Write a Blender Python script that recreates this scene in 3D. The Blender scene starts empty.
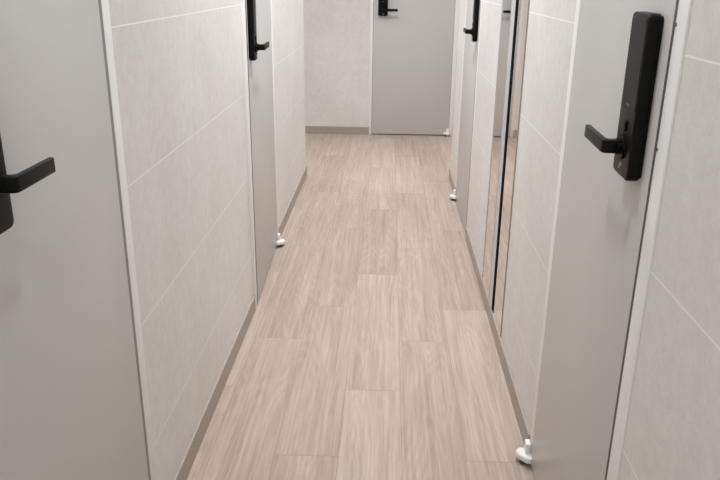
import bpy, bmesh, math, random
from mathutils import Matrix, Vector
random.seed(7)
S = bpy.context.scene
C = S.collection
PI = math.pi

# ------------------------------------------------------------------ materials
def srgb(r, g, b):
    f = lambda c: (c/255/12.92) if c/255 <= .04045 else ((c/255+.055)/1.055)**2.4
    return (f(r), f(g), f(b), 1)

def new_mat(name):
    m = bpy.data.materials.new(name); m.use_nodes = True
    nt = m.node_tree; b = nt.nodes['Principled BSDF']
    return m, nt, b

def N(nt, typ, **kw):
    n = nt.nodes.new(typ)
    for k, v in kw.items():
        if k.startswith('i_'):
            n.inputs[k[2:].replace('_', ' ')].default_value = v
        else:
            setattr(n, k, v)
    return n

def math_node(nt, op, a, b=None, c=None):
    n = nt.nodes.new('ShaderNodeMath'); n.operation = op
    for i, x in enumerate((a, b, c)):
        if x is None: continue
        if isinstance(x, (int, float)): n.inputs[i].default_value = x
        else: nt.links.new(x, n.inputs[i])
    return n.outputs[0]

def mixc(nt, fac, a, b):
    n = nt.nodes.new('ShaderNodeMix'); n.data_type = 'RGBA'
    for idx, x in ((0, fac), (6, a), (7, b)):
        if isinstance(x, (int, float, tuple)): n.inputs[idx].default_value = x
        else: nt.links.new(x, n.inputs[idx])
    return n.outputs[2]

def plain(name, col, rough, metal=0.0, bump=0.0, bscale=400, spec=.5, coat=0.0):
    m, nt, b = new_mat(name)
    b.inputs['Roughness'].default_value = rough
    b.inputs['Metallic'].default_value = metal
    b.inputs['Specular IOR Level'].default_value = spec
    b.inputs['Coat Weight'].default_value = coat
    tc = N(nt, 'ShaderNodeTexCoord')
    no = N(nt, 'ShaderNodeTexNoise', i_Scale=3.0, i_Detail=3.0)
    nt.links.new(tc.outputs['Object'], no.inputs['Vector'])
    d = tuple(c*.95 for c in col[:3]) + (1,)
    nt.links.new(mixc(nt, no.outputs['Fac'], d, col), b.inputs['Base Color'])
    if bump:
        n2 = N(nt, 'ShaderNodeTexNoise', i_Scale=bscale, i_Detail=2.0)
        nt.links.new(tc.outputs['Object'], n2.inputs['Vector'])
        bp = N(nt, 'ShaderNodeBump', i_Strength=bump, i_Distance=.001)
        nt.links.new(n2.outputs['Fac'], bp.inputs['Height'])
        nt.links.new(bp.outputs['Normal'], b.inputs['Normal'])
    return m

TILE_Z0, TILE_H = 1.4835, .3923
def tile_material(name='wall_tile', joint=(240, 239, 238)):
    m, nt, b = new_mat(name)
    geo = N(nt, 'ShaderNodeNewGeometry')
    sep = N(nt, 'ShaderNodeSeparateXYZ'); nt.links.new(geo.outputs['Position'], sep.inputs[0])
    # horizontal joints
    t = math_node(nt, 'SUBTRACT', sep.outputs['Z'], TILE_Z0 - 10*TILE_H - TILE_H/2)
    t = math_node(nt, 'MODULO', t, TILE_H)
    t = math_node(nt, 'SUBTRACT', t, TILE_H/2)
    t = math_node(nt, 'ABSOLUTE', t)
    line = math_node(nt, 'LESS_THAN', t, .0018)
    # cement mottle
    n1 = N(nt, 'ShaderNodeTexNoise', i_Scale=2.2, i_Detail=6.0, i_Roughness=.62)
    n2 = N(nt, 'ShaderNodeTexNoise', i_Scale=26.0, i_Detail=6.0, i_Roughness=.7)
    n3 = N(nt, 'ShaderNodeTexNoise', i_Scale=190.0, i_Detail=2.0)
    for n in (n1, n2, n3): nt.links.new(geo.outputs['Position'], n.inputs['Vector'])
    f = math_node(nt, 'MULTIPLY', n1.outputs['Fac'], .40)
    f = math_node(nt, 'ADD', f, math_node(nt, 'MULTIPLY', n2.outputs['Fac'], .38))
    f = math_node(nt, 'ADD', f, math_node(nt, 'MULTIPLY', n3.outputs['Fac'], .22))
    r = N(nt, 'ShaderNodeValToRGB'); nt.links.new(f, r.inputs[0])
    e = r.color_ramp.elements
    e[0].position = .36; e[0].color = srgb(209, 203, 197)
    e[1].position = .66; e[1].color = srgb(229, 226, 223)
    col = mixc(nt, line, r.outputs[0], srgb(*joint))
    nt.links.new(col, b.inputs['Base Color'])
    b.inputs['Roughness'].default_value = .5
    b.inputs['Specular IOR Level'].default_value = .35
    h = math_node(nt, 'SUBTRACT', math_node(nt, 'MULTIPLY', n2.outputs['Fac'], .3), line)
    bp = N(nt, 'ShaderNodeBump', i_Strength=.12, i_Distance=.002)
    nt.links.new(h, bp.inputs['Height']); nt.links.new(bp.outputs['Normal'], b.inputs['Normal'])
    return m

def plank_material():
    m, nt, b = new_mat('oak_plank')
    uv = N(nt, 'ShaderNodeUVMap', uv_map='UVMap')
    at = N(nt, 'ShaderNodeAttribute', attribute_name='tone')
    def scaled(sx, sy):
        mp = N(nt, 'ShaderNodeMapping'); mp.inputs['Scale'].default_value = (sx, sy, 1)
        nt.links.new(uv.outputs[0], mp.inputs['Vector']); return mp.outputs[0]
    g1 = N(nt, 'ShaderNodeTexNoise', i_Scale=1.0, i_Detail=4.0, i_Roughness=.6, i_Distortion=.3)
    nt.links.new(scaled(75, 1.7), g1.inputs['Vector'])
    g2 = N(nt, 'ShaderNodeTexNoise', i_Scale=1.0, i_Detail=3.0, i_Roughness=.55, i_Distortion=.6)
    nt.links.new(scaled(17, .9), g2.inputs['Vector'])
    g3 = N(nt, 'ShaderNodeTexNoise', i_Scale=1.0, i_Detail=5.0, i_Roughness=.7)
    nt.links.new(scaled(260, 14), g3.inputs['Vector'])
    # cathedral figure: rings of a stretched field
    rf = N(nt, 'ShaderNodeTexNoise', i_Scale=1.0, i_Detail=1.5, i_Roughness=.4)
    nt.links.new(scaled(7, .75), rf.inputs['Vector'])
    ring = math_node(nt, 'MULTIPLY', rf.outputs['Fac'], 130.0)
    ring = math_node(nt, 'SINE', ring)
    ring = math_node(nt, 'MULTIPLY_ADD', ring, .5, .5)
    f = math_node(nt, 'MULTIPLY', g1.outputs['Fac'], .44)
    f = math_node(nt, 'ADD', f, math_node(nt, 'MULTIPLY', g2.outputs['Fac'], .27))
    f = math_node(nt, 'ADD', f, math_node(nt, 'MULTIPLY', g3.outputs['Fac'], .25))
    f = math_node(nt, 'ADD', f, math_node(nt, 'MULTIPLY', ring, .045))
    f = math_node(nt, 'ADD', f, math_node(nt, 'MULTIPLY', at.outputs['Fac'], .06))
    r = N(nt, 'ShaderNodeValToRGB'); nt.links.new(f, r.inputs[0])
    e = r.color_ramp.elements
    e[0].position = .34; e[0].color = srgb(150, 131, 117)
    e[1].position = .70; e[1].color = srgb(193, 176, 162)
    x = e.new(.53); x.color = srgb(174, 156, 142)
    nt.links.new(r.outputs[0], b.inputs['Base Color'])
    b.inputs['Roughness'].default_value = .5
    b.inputs['Specular IOR Level'].default_value = .35
    bp = N(nt, 'ShaderNodeBump', i_Strength=.08, i_Distance=.001)
    nt.links.new(g1.outputs['Fac'], bp.inputs['Height']); nt.links.new(bp.outputs['Normal'], b.inputs['Normal'])
    return m

M = dict(
    tile=tile_material(), tilefar=tile_material('far_wall_tile', (220, 217, 213)), plank=plank_material(),
    seam=plain('plank_seam', srgb(128, 110, 97), .8),
    base=plain('taupe_vinyl', srgb(168, 154, 143), .5, bump=.05),
    leaf=plain('grey_door_paint', srgb(202, 199, 196), .36, bump=.03, bscale=900),
    frame=plain('light_frame_paint', srgb(243, 241, 239), .4),
    gap_fill=plain('gap_shade_and_fittings', srgb(84, 81, 79), .7),  # dark tone paints the shade inside the lock-side gap; also on screws, floor plates
    hinge_gap=plain('hinge_gap_shade', srgb(140, 136, 132), .7),  # paler grey paints the softer shade in the hinge-side gap
    black=plain('matt_black_metal', srgb(9, 9, 9), .42, bump=.05, bscale=1500, spec=.16),
    glossblack=plain('black_touch_glass', srgb(14, 14, 15), .42, spec=.14),
    mark=plain('pale_print', srgb(190, 188, 186), .5),
    dimmark=plain('dim_print', srgb(92, 90, 90), .5),
    hinge=plain('white_hinge_enamel', srgb(232, 231, 228), .3),
    steel=plain('brushed_steel', srgb(196, 194, 194), .28, metal=1.0),
    mirror=plain('mirror_silver', srgb(232, 228, 224), .03, metal=1.0),
    satin=plain('satin_aluminium', srgb(205, 203, 204), .4, metal=.25),
    darkmetal=plain('dark_slot', srgb(20, 19, 19), .9, spec=.05),
    ceil=plain('ceiling_white', srgb(236, 234, 230), .8),
)
em, nt, b = new_mat('lamp_diffuser')
b.inputs['Emission Color'].default_value = (1, .97, .93, 1); b.inputs['Emission Strength'].default_value = 4
M['lamp'] = em

# ------------------------------------------------------------------ mesh helpers
def box(bm, x0, x1, y0, y1, z0, z1, bev=0.0, seg=2):
    x0, x1 = min(x0, x1), max(x0, x1)
    t = bmesh.new()
    bmesh.ops.create_cube(t, size=1)
    for v in t.verts:
        v.co = ((x0+x1)/2+v.co.x*(x1-x0), (y0+y1)/2+v.co.y*(y1-y0), (z0+z1)/2+v.co.z*(z1-z0))
    if bev: bmesh.ops.bevel(t, geom=t.edges[:], offset=bev, segments=seg, affect='EDGES', profile=.5)
    merge(bm, t)

def merge(bm, t):
    me = bpy.data.meshes.new('tmp'); t.to_mesh(me); t.free()
    bm.from_mesh(me); bpy.data.meshes.remove(me)

def prism(bm, pts, axis, a0, a1, bev=0.0, seg=2):
    """extrude a 2D polygon along axis ('x','y','z'); pts are the other two coordinates in order"""
    t = bmesh.new()
    def co(p, a):
        return {'z': (p[0], p[1], a), 'y': (p[0], a, p[1]), 'x': (a, p[0], p[1])}[axis]
    lo = [t.verts.new(co(p, a0)) for p in pts]; hi = [t.verts.new(co(p, a1)) for p in pts]
    n = len(pts)
    t.faces.new(lo); t.faces.new(hi[::-1])
    for i in range(n): t.faces.new((lo[i], hi[i], hi[(i+1) % n], lo[(i+1) % n]))
    bmesh.ops.recalc_face_normals(t, faces=t.faces[:])
    if bev: bmesh.ops.bevel(t, geom=[e for e in t.edges if e.calc_face_angle(0) > .3], offset=bev, segments=seg, affect='EDGES', profile=.5)
    merge(bm, t)

def cyl(bm, c, r, h, axis='z', seg=24, bev=0.0, r2=None):
    t = bmesh.new()
    bmesh.ops.create_cone(t, cap_ends=True, segments=seg, radius1=r, radius2=r if r2 is None else r2, depth=h)
    if bev: bmesh.ops.bevel(t, geom=[e for e in t.edges if e.calc_face_angle(0) > 1], offset=bev, segments=2, affect='EDGES')
    rot = {'z': Matrix(), 'y': Matrix.Rotation(-PI/2, 4, 'X'), 'x': Matrix.Rotation(PI/2, 4, 'Y')}[axis]
    bmesh.ops.transform(t, matrix=Matrix.Translation(c) @ rot, verts=t.verts[:])
    merge(bm, t)

def obj(name, bm, mat, parent=None, loc=(0, 0, 0), smooth=True):
    bmesh.ops.recalc_face_normals(bm, faces=bm.faces[:])
    me = bpy.data.meshes.new(name); bm.to_mesh(me); bm.free()
    for mm in (mat if isinstance(mat, list) else [mat]): me.materials.append(mm)
    o = bpy.data.objects.new(name, me); C.objects.link(o)
    o.location = loc
    if smooth:
        me.polygons.foreach_set('use_smooth', [True]*len(me.polygons))
        me.set_sharp_from_angle(angle=math.radians(32))
    if parent: o.parent = parent
    return o

def tag(o, label, cat, group=None, kind=None):
    o['label'] = label; o['category'] = cat
    if group: o['group'] = group
    if kind: o['kind'] = kind
    return o

def empty(name, loc, rz=0):
    o = bpy.data.objects.new(name, None); C.objects.link(o)
    o.location = loc; o.rotation_euler = (0, 0, rz); o.empty_display_size = .1
    return o

# ------------------------------------------------------------------ layout (metres; camera stands at x=0, y=0)
XL, XLF = -.660, -.692     # left wall face, near stretch and beyond the second door
XR, XRF, XRN = .535, .543, .4965   # right wall face: middle stretch, beyond the second door, beside the viewer
YC = 6.05                   # where the side walls end at the cross passage
YCR = 6.05
YE = 7.83                   # far wall
YB = -2.0                   # wall behind the camera
HC = 2.9
XW = 2.6                    # half length of the cross passage
DH = 2.1                    # door height

# ------------------------------------------------------------------ floor of planks
PW, PL, G = .2265, 1.25, .0006
bm = bmesh.new()
uvl = bm.loops.layers.uv.new('UVMap')
tone = bm.faces.layers.float.new('tone')
phase = {0: 2.613, -1: 2.165, 1: 3.055, 2: 2.165, -2: 3.05, -3: 2.62, 3: 2.9}
X0 = -.148
def quad(x0, x1, y0, y1, z, mi, rnd=(0, 0), tn=0):
    vs = [bm.verts.new(p) for p in ((x0, y0, z), (x1, y0, z), (x1, y1, z), (x0, y1, z))]
    f = bm.faces.new(vs); f.material_index = mi; f[tone] = tn
    for l in f.loops: l[uvl].uv = (l.vert.co.x-x0+rnd[0], l.vert.co.y-y0+rnd[1])
    return f
for i in range(-12, 13):
    xa, xb = X0+i*PW, X0+(i+1)*PW
    ph = phase.get(i, random.uniform(2, 3.2))
    k0 = math.floor((YB-.15-ph)/PL)
    inside = (xb > -.82 and xa < .6)
    for k in range(k0, 12):
        ya, yb = ph+k*PL, ph+(k+1)*PL
        lo = YB-.15 if inside else YC-.1
        ya, yb = max(ya, lo), min(yb, YE+.1)
        if yb-ya < .01: continue
        rr = (random.uniform(0, 60), random.uniform(0, 60))
        quad(max(xa+G, -XW), min(xb-G, XW), ya+G, yb-G, 0, 0, rr, random.uniform(-1, 1))
quad(-XW-.1, XW+.1, YB-.15, YE+.1, -.0012, 1)
box(bm, -XW-.1, XW+.1, YB-.15, YE+.1, -.05, -.0016)
for f in bm.faces:
    if f.calc_center_median().z < -.0014: f.material_index = 1
fl = obj('floor', bm, [M['plank'], M['seam']], smooth=False)
tag(fl, 'pale oak plank floor running the length of the corridor', 'floor', kind='structure')

# ceiling
bm = bmesh.new(); box(bm, -XW-.1, XW+.1, YB-.15, YE+.1, HC, HC+.06)
tag(obj('ceiling', bm, M['ceil'], smooth=False), 'white ceiling above the corridor', 'ceiling', kind='structure')

# ------------------------------------------------------------------ doors
def door(num, origin, rz, s, lab, fl_w, gl, W, gh, fh, frame_out=.0036, leaf_out=.003, lock=(.036, .112, 1.222, .303),
         hinge=True, hx=.02, screws=(), detail=True, base_depth=.09, L=.150, lv=.19):
    r = empty('door_%d' % num, origin, rz)
    tag(r, lab, 'door', kind='structure')
    # frame: two jambs and a head
    bm = bmesh.new()
    a0, a1 = -gl-fl_w, -gl
    b0, b1 = W+gh, W+gh+fh
    X = lambda v: s*v
    box(bm, X(a0), X(a1), -base_depth, frame_out, 0, DH+.05, .0025)
    box(bm, X(b0), X(b1), -base_depth, frame_out, 0, DH+.05, .0025)
    box(bm, X(a1+.0005), X(b0-.0005), -base_depth, frame_out, DH+.006, DH+.05, .002)
    fr = obj('door_frame', bm, M['frame'], r)
    fr['label'] = 'off-white painted steel frame'
    for zz in screws:
        bm = bmesh.new(); cyl(bm, (X(a1-.006), frame_out+.0002, zz), .0035, .002, 'y', 12)
        obj('screw', bm, M['gap_fill'], fr)
    bm = bmesh.new()
    box(bm, X(a1+.0004), X(-.0006), -.05, .0024, 0, DH)
    obj('gap_fill', bm, M['gap_fill'], r)['label'] = 'flush dark strip coloured as the shade inside the lock-side gap'
    bm = bmesh.new()
    box(bm, X(W+.0006), X(b0-.0004), -.05, .0024, 0, DH)
    obj('gap_fill', bm, M['hinge_gap'], r)['label'] = 'flush grey strip coloured as the shade in the hinge gap'
    # leaf
    bm = bmesh.new(); box(bm, X(0), X(W), -.034, leaf_out, .010, DH, .0015)
    obj('door_leaf', bm, M['leaf'], r)['label'] = 'flat grey painted leaf'
    # lock
    lx, lw, lz, lh = lock
    y0 = leaf_out
    lk = empty('digital_lock', (0, 0, 0)); lk.parent = r
    bm = bmesh.new()
    def rrect(x0, x1, z0, z1, rad, n=6):
        pts = []
        for cx, cz, st in ((x1-rad, z1-rad, 0), (x0+rad, z1-rad, PI/2), (x0+rad, z0+rad, PI), (x1-rad, z0+rad, 1.5*PI)):
            for k in range(n+1):
                a = st+PI/2*k/n; pts.append((cx+rad*math.cos(a), cz+rad*math.sin(a)))
        return pts
    T = .0285
    c = s*(lx+lw/2)
    prism(bm, rrect(c-lw/2, c+lw/2, lz, lz+lh, .014), 'y', y0+.004, y0+T, .004, 3)
    prism(bm, rrect(c-lw/2+.004, c+lw/2-.004, lz+.004, lz+lh-.004, .012), 'y', y0, y0+.005)
    C.objects.unlink(lk); bpy.data.objects.remove(lk)
    lk = obj('digital_lock', bm, M['black'], r)
    lk['label'] = 'black smart lock body'
    bm = bmesh.new()
    prism(bm, rrect(c-lw/2+.007, c+lw/2-.007, lz+lh*.42, lz+lh-.010, .009), 'y', y0+T-.001, y0+T+.0009, .0006, 1)
    obj('touch_panel', bm, M['glossblack'], lk)
    # lever base + lever
    px, pz = c, lz+lh*lv
    bm = bmesh.new()
    cyl(bm, (px, y0+T+.0015, pz), .026, .007, 'y', 32, .0015)
    cyl(bm, (px, y0+T+.008, pz), .016, .012, 'y', 24)
    obj('rosette', bm, M['black'], lk)
    bm = bmesh.new()
    out, th = .043, .0125
    y1 = y0+T+.006; y2 = y0+T+out
    def lpt(u, y): return (px+s*u, y)
    pts = [lpt(-.012, y1), lpt(.010, y1), lpt(.010, y2-th-.004), lpt(.014, y2-th), lpt(L, y2-th+.001), lpt(L+.002, y2-.005), lpt(L-.001, y2)]
    for k in range(6):
        a = PI/2*k/5; pts.append(lpt(-.001-.011*math.sin(a), y2-.011+.011*math.cos(a)))
    prism(bm, pts, 'z', pz-.0130, pz+.0135, .0022, 2)
    obj('lever_handle', bm, M['black'], lk)
    bm = bmesh.new()
    prism(bm, rrect(px-.010, px+.010, pz+.030, pz+.052, .004), 'y', y0+T-.001, y0+T+.004, .001)
    obj('key_cover', bm, M['glossblack'], lk)
    # printed marks on the lock face
    if detail:
        bm = bmesh.new()
        yy = y0+T
        for (dx, dz, w, h) in ((-.007, .024, .0022, .007), (-.003, .024, .0022, .007), (-.005, .0265, .006, .002),
                               (.003, .024, .0022, .007), (.0062, .021, .005, .0022), (.0035, .016, .0022, .0055), (.008, .017, .0022, .0065)):
            box(bm, c+s*(.002+dx)-w/2, c+s*(.002+dx)+w/2, yy-.0005, yy+.0003, lz+dz-h/2, lz+dz+h/2)
        obj('printed_mark', bm, M['mark'], lk)['label'] = 'small pale mark below the lever'
        bm = bmesh.new()
        for k in range(5):
            box(bm, c-.010+k*.0046, c-.010+k*.0046+.0034, yy-.0005, yy+.0015, lz+lh*.445, lz+lh*.445+.0045)
        obj('printed_logo', bm, M['dimmark'], lk)['label'] = 'dim small wordmark on the panel'
    # floor pivot hinge at the far bottom corner
    if hinge:
        h = empty('tmp', (0, 0, 0))
        bpy.data.objects.remove(h)
        hx0 = W+gh+fh-.030+hx
        yb = frame_out
        bm = bmesh.new()
        # rounded arm, nose out into the corridor
        pts = [(X(hx0-.034), yb-.004), (X(hx0-.034), yb+.014), (X(hx0-.024), yb+.026)]
        for k in range(8):
            a = PI*.72 - PI*.72*k/7
            pts.append((X(hx0+.010+.024*math.cos(a)), yb+.028+.020*math.sin(a)))
        pts.append((X(hx0+.034), yb-.004))
        prism(bm, pts, 'z', .016, .040, .006, 3)
        hg = obj('pivot_hinge', bm, M['hinge'], r)
        hg['label'] = 'white enamelled floor pivot'
        bm = bmesh.new()
        box(bm, X(hx0-.006), X(hx0+.030), yb+.001, yb+.019, .036, .078, .003)
        obj('hinge_bracket', bm, M['hinge'], hg)
        bm = bmesh.new()
        cyl(bm, (X(hx0+.010), yb+.036, .0115), .012, .019, 'z', 20)
        obj('hinge_pin', bm, M['steel'], hg)
        bm = bmesh.new()
        box(bm, X(hx0-.012), X(hx0+.026), yb+.001, yb+.034, .0003, .006, .001)
        obj('floor_plate', bm, M['gap_fill'], hg)
    return r

# right wall, nearest
door(1, (.4985, 1.350, 0), PI/2-.0396, 1, 'grey door on the right nearest the viewer with black lever lock', .056, .015, .795, .004, .052,
     lock=(.045, .112, 1.229, .316), hx=-.003, L=.156, screws=(1.53, 1.31))
# left wall, nearest
door(2, (XL, .985, 0), -PI/2, -1, 'grey door on the left nearest the viewer, lever handle cut by the edge', .045, .018, .712, .017, .046,
     lock=(.072, .092, 1.197, .308), lv=.281, hinge=False, L=.13, detail=False)
# left wall, second
door(3, (-.653, 3.420, 0), -PI/2+.033, -1, 'narrow-looking grey door halfway along the left wall with pivot at its foot', .045, .03, .89, .004, .05,
     lock=(.012, .09, 1.232, .308), L=.16, hx=-.05)
# right wall, second
door(4, (.540, 4.60, 0), PI/2, 1, 'pale grey door on the right wall beyond the mirror panels', .06, .025, .82, .004, .045,
     lock=(.025, .085, 1.238, .308), hx=-.05)
# end of the corridor
door(5, (-.172, YE, 0), PI, -1, 'grey door facing the viewer at the far end of the corridor', .028, .003, .83, .003, .04,
     lock=(.047, .098, 1.236, .308), hx=-.035)

# ------------------------------------------------------------------ walls
def wall(name, pieces, label, mat='tile'):
    bm = bmesh.new()
    for p in pieces: box(bm, *p)
    o = obj(name, bm, M[mat], smooth=False)
    return tag(o, label, 'wall', kind='structure')
D1 = (1.279, 2.201)     # outer edges of each frame
D2 = (.922, 1.760)
D3 = (3.345, 4.363)
D4 = (4.515, 5.469)
D5 = (-.203, .701)
T = .16
HD = DH+.05
wall('wall_left', [(XL-T, XL, YB, D2[0], 0, HC), (XL-T, XL, D2[0], D2[1], HD, HC), (XL-T, XL, D2[1], D3[0], 0, HC),
                   (XL-T, XL-.02, D3[0], D3[1], HD, HC), (XLF-T, XLF, D3[1]-.003, YC, 0, HC), (-XW, XLF-T, YC-.12, YC, 0, HC),
                   (-XW-.1, -XW, YC-.12, YE+.1, 0, HC)], 'left wall of beige cement-look tiles with pale joints')
wall('wall_right', [(XRN, XR+T, YB, D1[0]-.001, 0, HC), (XR+.002, XR+T, D1[0], D1[1], HD+.001, HC), (XR, XR+T, D1[1], D4[0], 0, HC),
                    (XRF+.005, XRF+T, D4[0], D4[1], HD, HC), (XRF, XRF+T, D4[1], YCR, 0, HC), (XRF+T, XW, YCR-.12, YCR, 0, HC),
                    (XW, XW+.1, YCR-.12, YE+.1, 0, HC)], 'right wall of beige cement-look tiles with pale joints')
wall('wall_far', [(-XW, D5[0], YE, YE+.1, 0, HC), (D5[1], XW, YE, YE+.1, 0, HC), (D5[0], D5[1], YE, YE+.1, HD, HC)],
     'beige tiled wall around the far door', 'tilefar')
wall('wall_back', [(XL-T, XR+T, YB-.1, YB, 0, HC)], 'beige tiled wall behind the viewer')

# ------------------------------------------------------------------ baseboards
def baseboard(name, pieces, label):
    bm = bmesh.new()
    for p in pieces: box(bm, *p, .0012, 1)
    return tag(obj(name, bm, M['base']), label, 'baseboard', kind='structure')
BH, BT = .082, .010
baseboard('baseboard_left', [(XL, XL+BT, YB, D2[0]-.001, 0, BH), (XL, XL+BT, D2[1]+.001, D3[0]-.001, 0, BH),
                             (XLF, XLF+BT, D3[1]+.003, YC+BT, 0, BH), (-XW, XLF-.001, YC, YC+BT, 0, BH)], 'taupe skirting along the left wall')
baseboard('baseboard_right', [(XRN-BT, XRN, YB, D1[0]-.002, 0, BH), (XR-BT, XR, 2.217, D4[0]-.001, 0, BH),
                              (XRF-BT, XRF, D4[1]+.001, YCR+BT, 0, BH), (XRF+.001, XW, YCR, YCR+BT, 0, BH)], 'taupe skirting along the right wall')
baseboard('baseboard_far', [(-XW, D5[0]-.001, YE-BT, YE, 0, BH), (D5[1]+.001, XW, YE-BT, YE, 0, BH)], 'taupe skirting on the far wall')

# ------------------------------------------------------------------ tall mirror in two leaves on the right wall
MY = 3.0
mr = empty('wall_mirror', (XR, MY, BH))
tag(mr, 'tall mirror in two narrow panels with steel stile on the right wall', 'mirror')
def mpiece(name, y0, y1, th, mat, lab=None, z0=.002, lean=0.0):
    bm = bmesh.new()
    k = lean*(y1-y0)/2
    prism(bm, [(-.0003, y0-MY), (-th+k, y0-MY), (-th-k, y1-MY), (-.0003, y1-MY)], 'z', z0, 2.2-BH)
    o = obj(name, bm, mat, mr)
    if lab: o['label'] = lab
    return o
mpiece('mirror_panel', 3.361, 3.65, .0055, M['mirror'], lean=-.018)
mpiece('mirror_panel', 2.971, 3.212, .004, M['mirror'], lean=-.009)
mpiece('stile', 3.263, 3.360, .0055, M['satin'], 'satin aluminium strip between the panels')
mpiece('shadow_gap', 3.213, 3.262, .0052, M['darkmetal'], 'black slot beside the aluminium strip')
mpiece('edge_trim', 3.651, 3.657, .006, M['satin'])
mpiece('edge_trim', 2.964, 2.970, .0052, M['base'])

# ------------------------------------------------------------------ ceiling downlights
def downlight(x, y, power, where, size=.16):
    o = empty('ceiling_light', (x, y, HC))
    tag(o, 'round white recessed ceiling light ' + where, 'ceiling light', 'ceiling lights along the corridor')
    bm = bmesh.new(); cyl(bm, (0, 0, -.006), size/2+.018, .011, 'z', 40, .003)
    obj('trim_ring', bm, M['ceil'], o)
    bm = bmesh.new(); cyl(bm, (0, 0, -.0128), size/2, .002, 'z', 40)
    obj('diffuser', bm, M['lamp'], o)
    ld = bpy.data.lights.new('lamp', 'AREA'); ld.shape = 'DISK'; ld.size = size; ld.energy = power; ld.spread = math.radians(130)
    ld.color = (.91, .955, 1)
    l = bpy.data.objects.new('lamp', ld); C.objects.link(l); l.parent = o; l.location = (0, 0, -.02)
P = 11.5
downlight(-.10, 1.6, P*.5, 'above the two nearest doors')
downlight(-.10, 3.1, P*1.25, 'above the mirror panels')
downlight(-.12, 4.7, P*1.35, 'above the second pair of doors')
downlight(-.12, 6.3, P*1.3, 'at the end of the side walls')
downlight(-1.7, 6.9, P*.9, 'in the left arm of the cross passage')
downlight(1.5, 6.9, P*.9, 'in the right arm of the cross passage')
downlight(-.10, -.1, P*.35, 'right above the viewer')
downlight(-.10, -1.5, P*1.5, 'behind the viewer')

# ------------------------------------------------------------------ world, camera, view
w = bpy.data.worlds.new('world'); S.world = w; w.use_nodes = True
w.node_tree.nodes['Background'].inputs[0].default_value = (0, 0, 0, 1)

cd = bpy.data.cameras.new('camera'); cam = bpy.data.objects.new('camera', cd); C.objects.link(cam)
R = ((0.9991316528449353, 0.040259702937394434, 0.010728308475277795),
     (0.023733938770065285, -0.33832566103107203, -0.9407297418697609),
     (-0.03424383789540471, 0.9401674868911821, -0.3389873982302474))
right, down, fwd = (Vector(v) for v in R)
m = Matrix((right, -down, -fwd)).transposed().to_4x4()
m.translation = Vector((0, 0, 1.6))
cam.matrix_world = m
cd.sensor_width = 36; cd.lens = 727.19/720*36; cd.clip_start = .02
S.camera = cam
S.view_settings.view_transform = 'Standard'; S.view_settings.look = 'None'
S.view_settings.gamma = 1; S.view_settings.use_curve_mapping = False
S.view_settings.exposure = 0.56
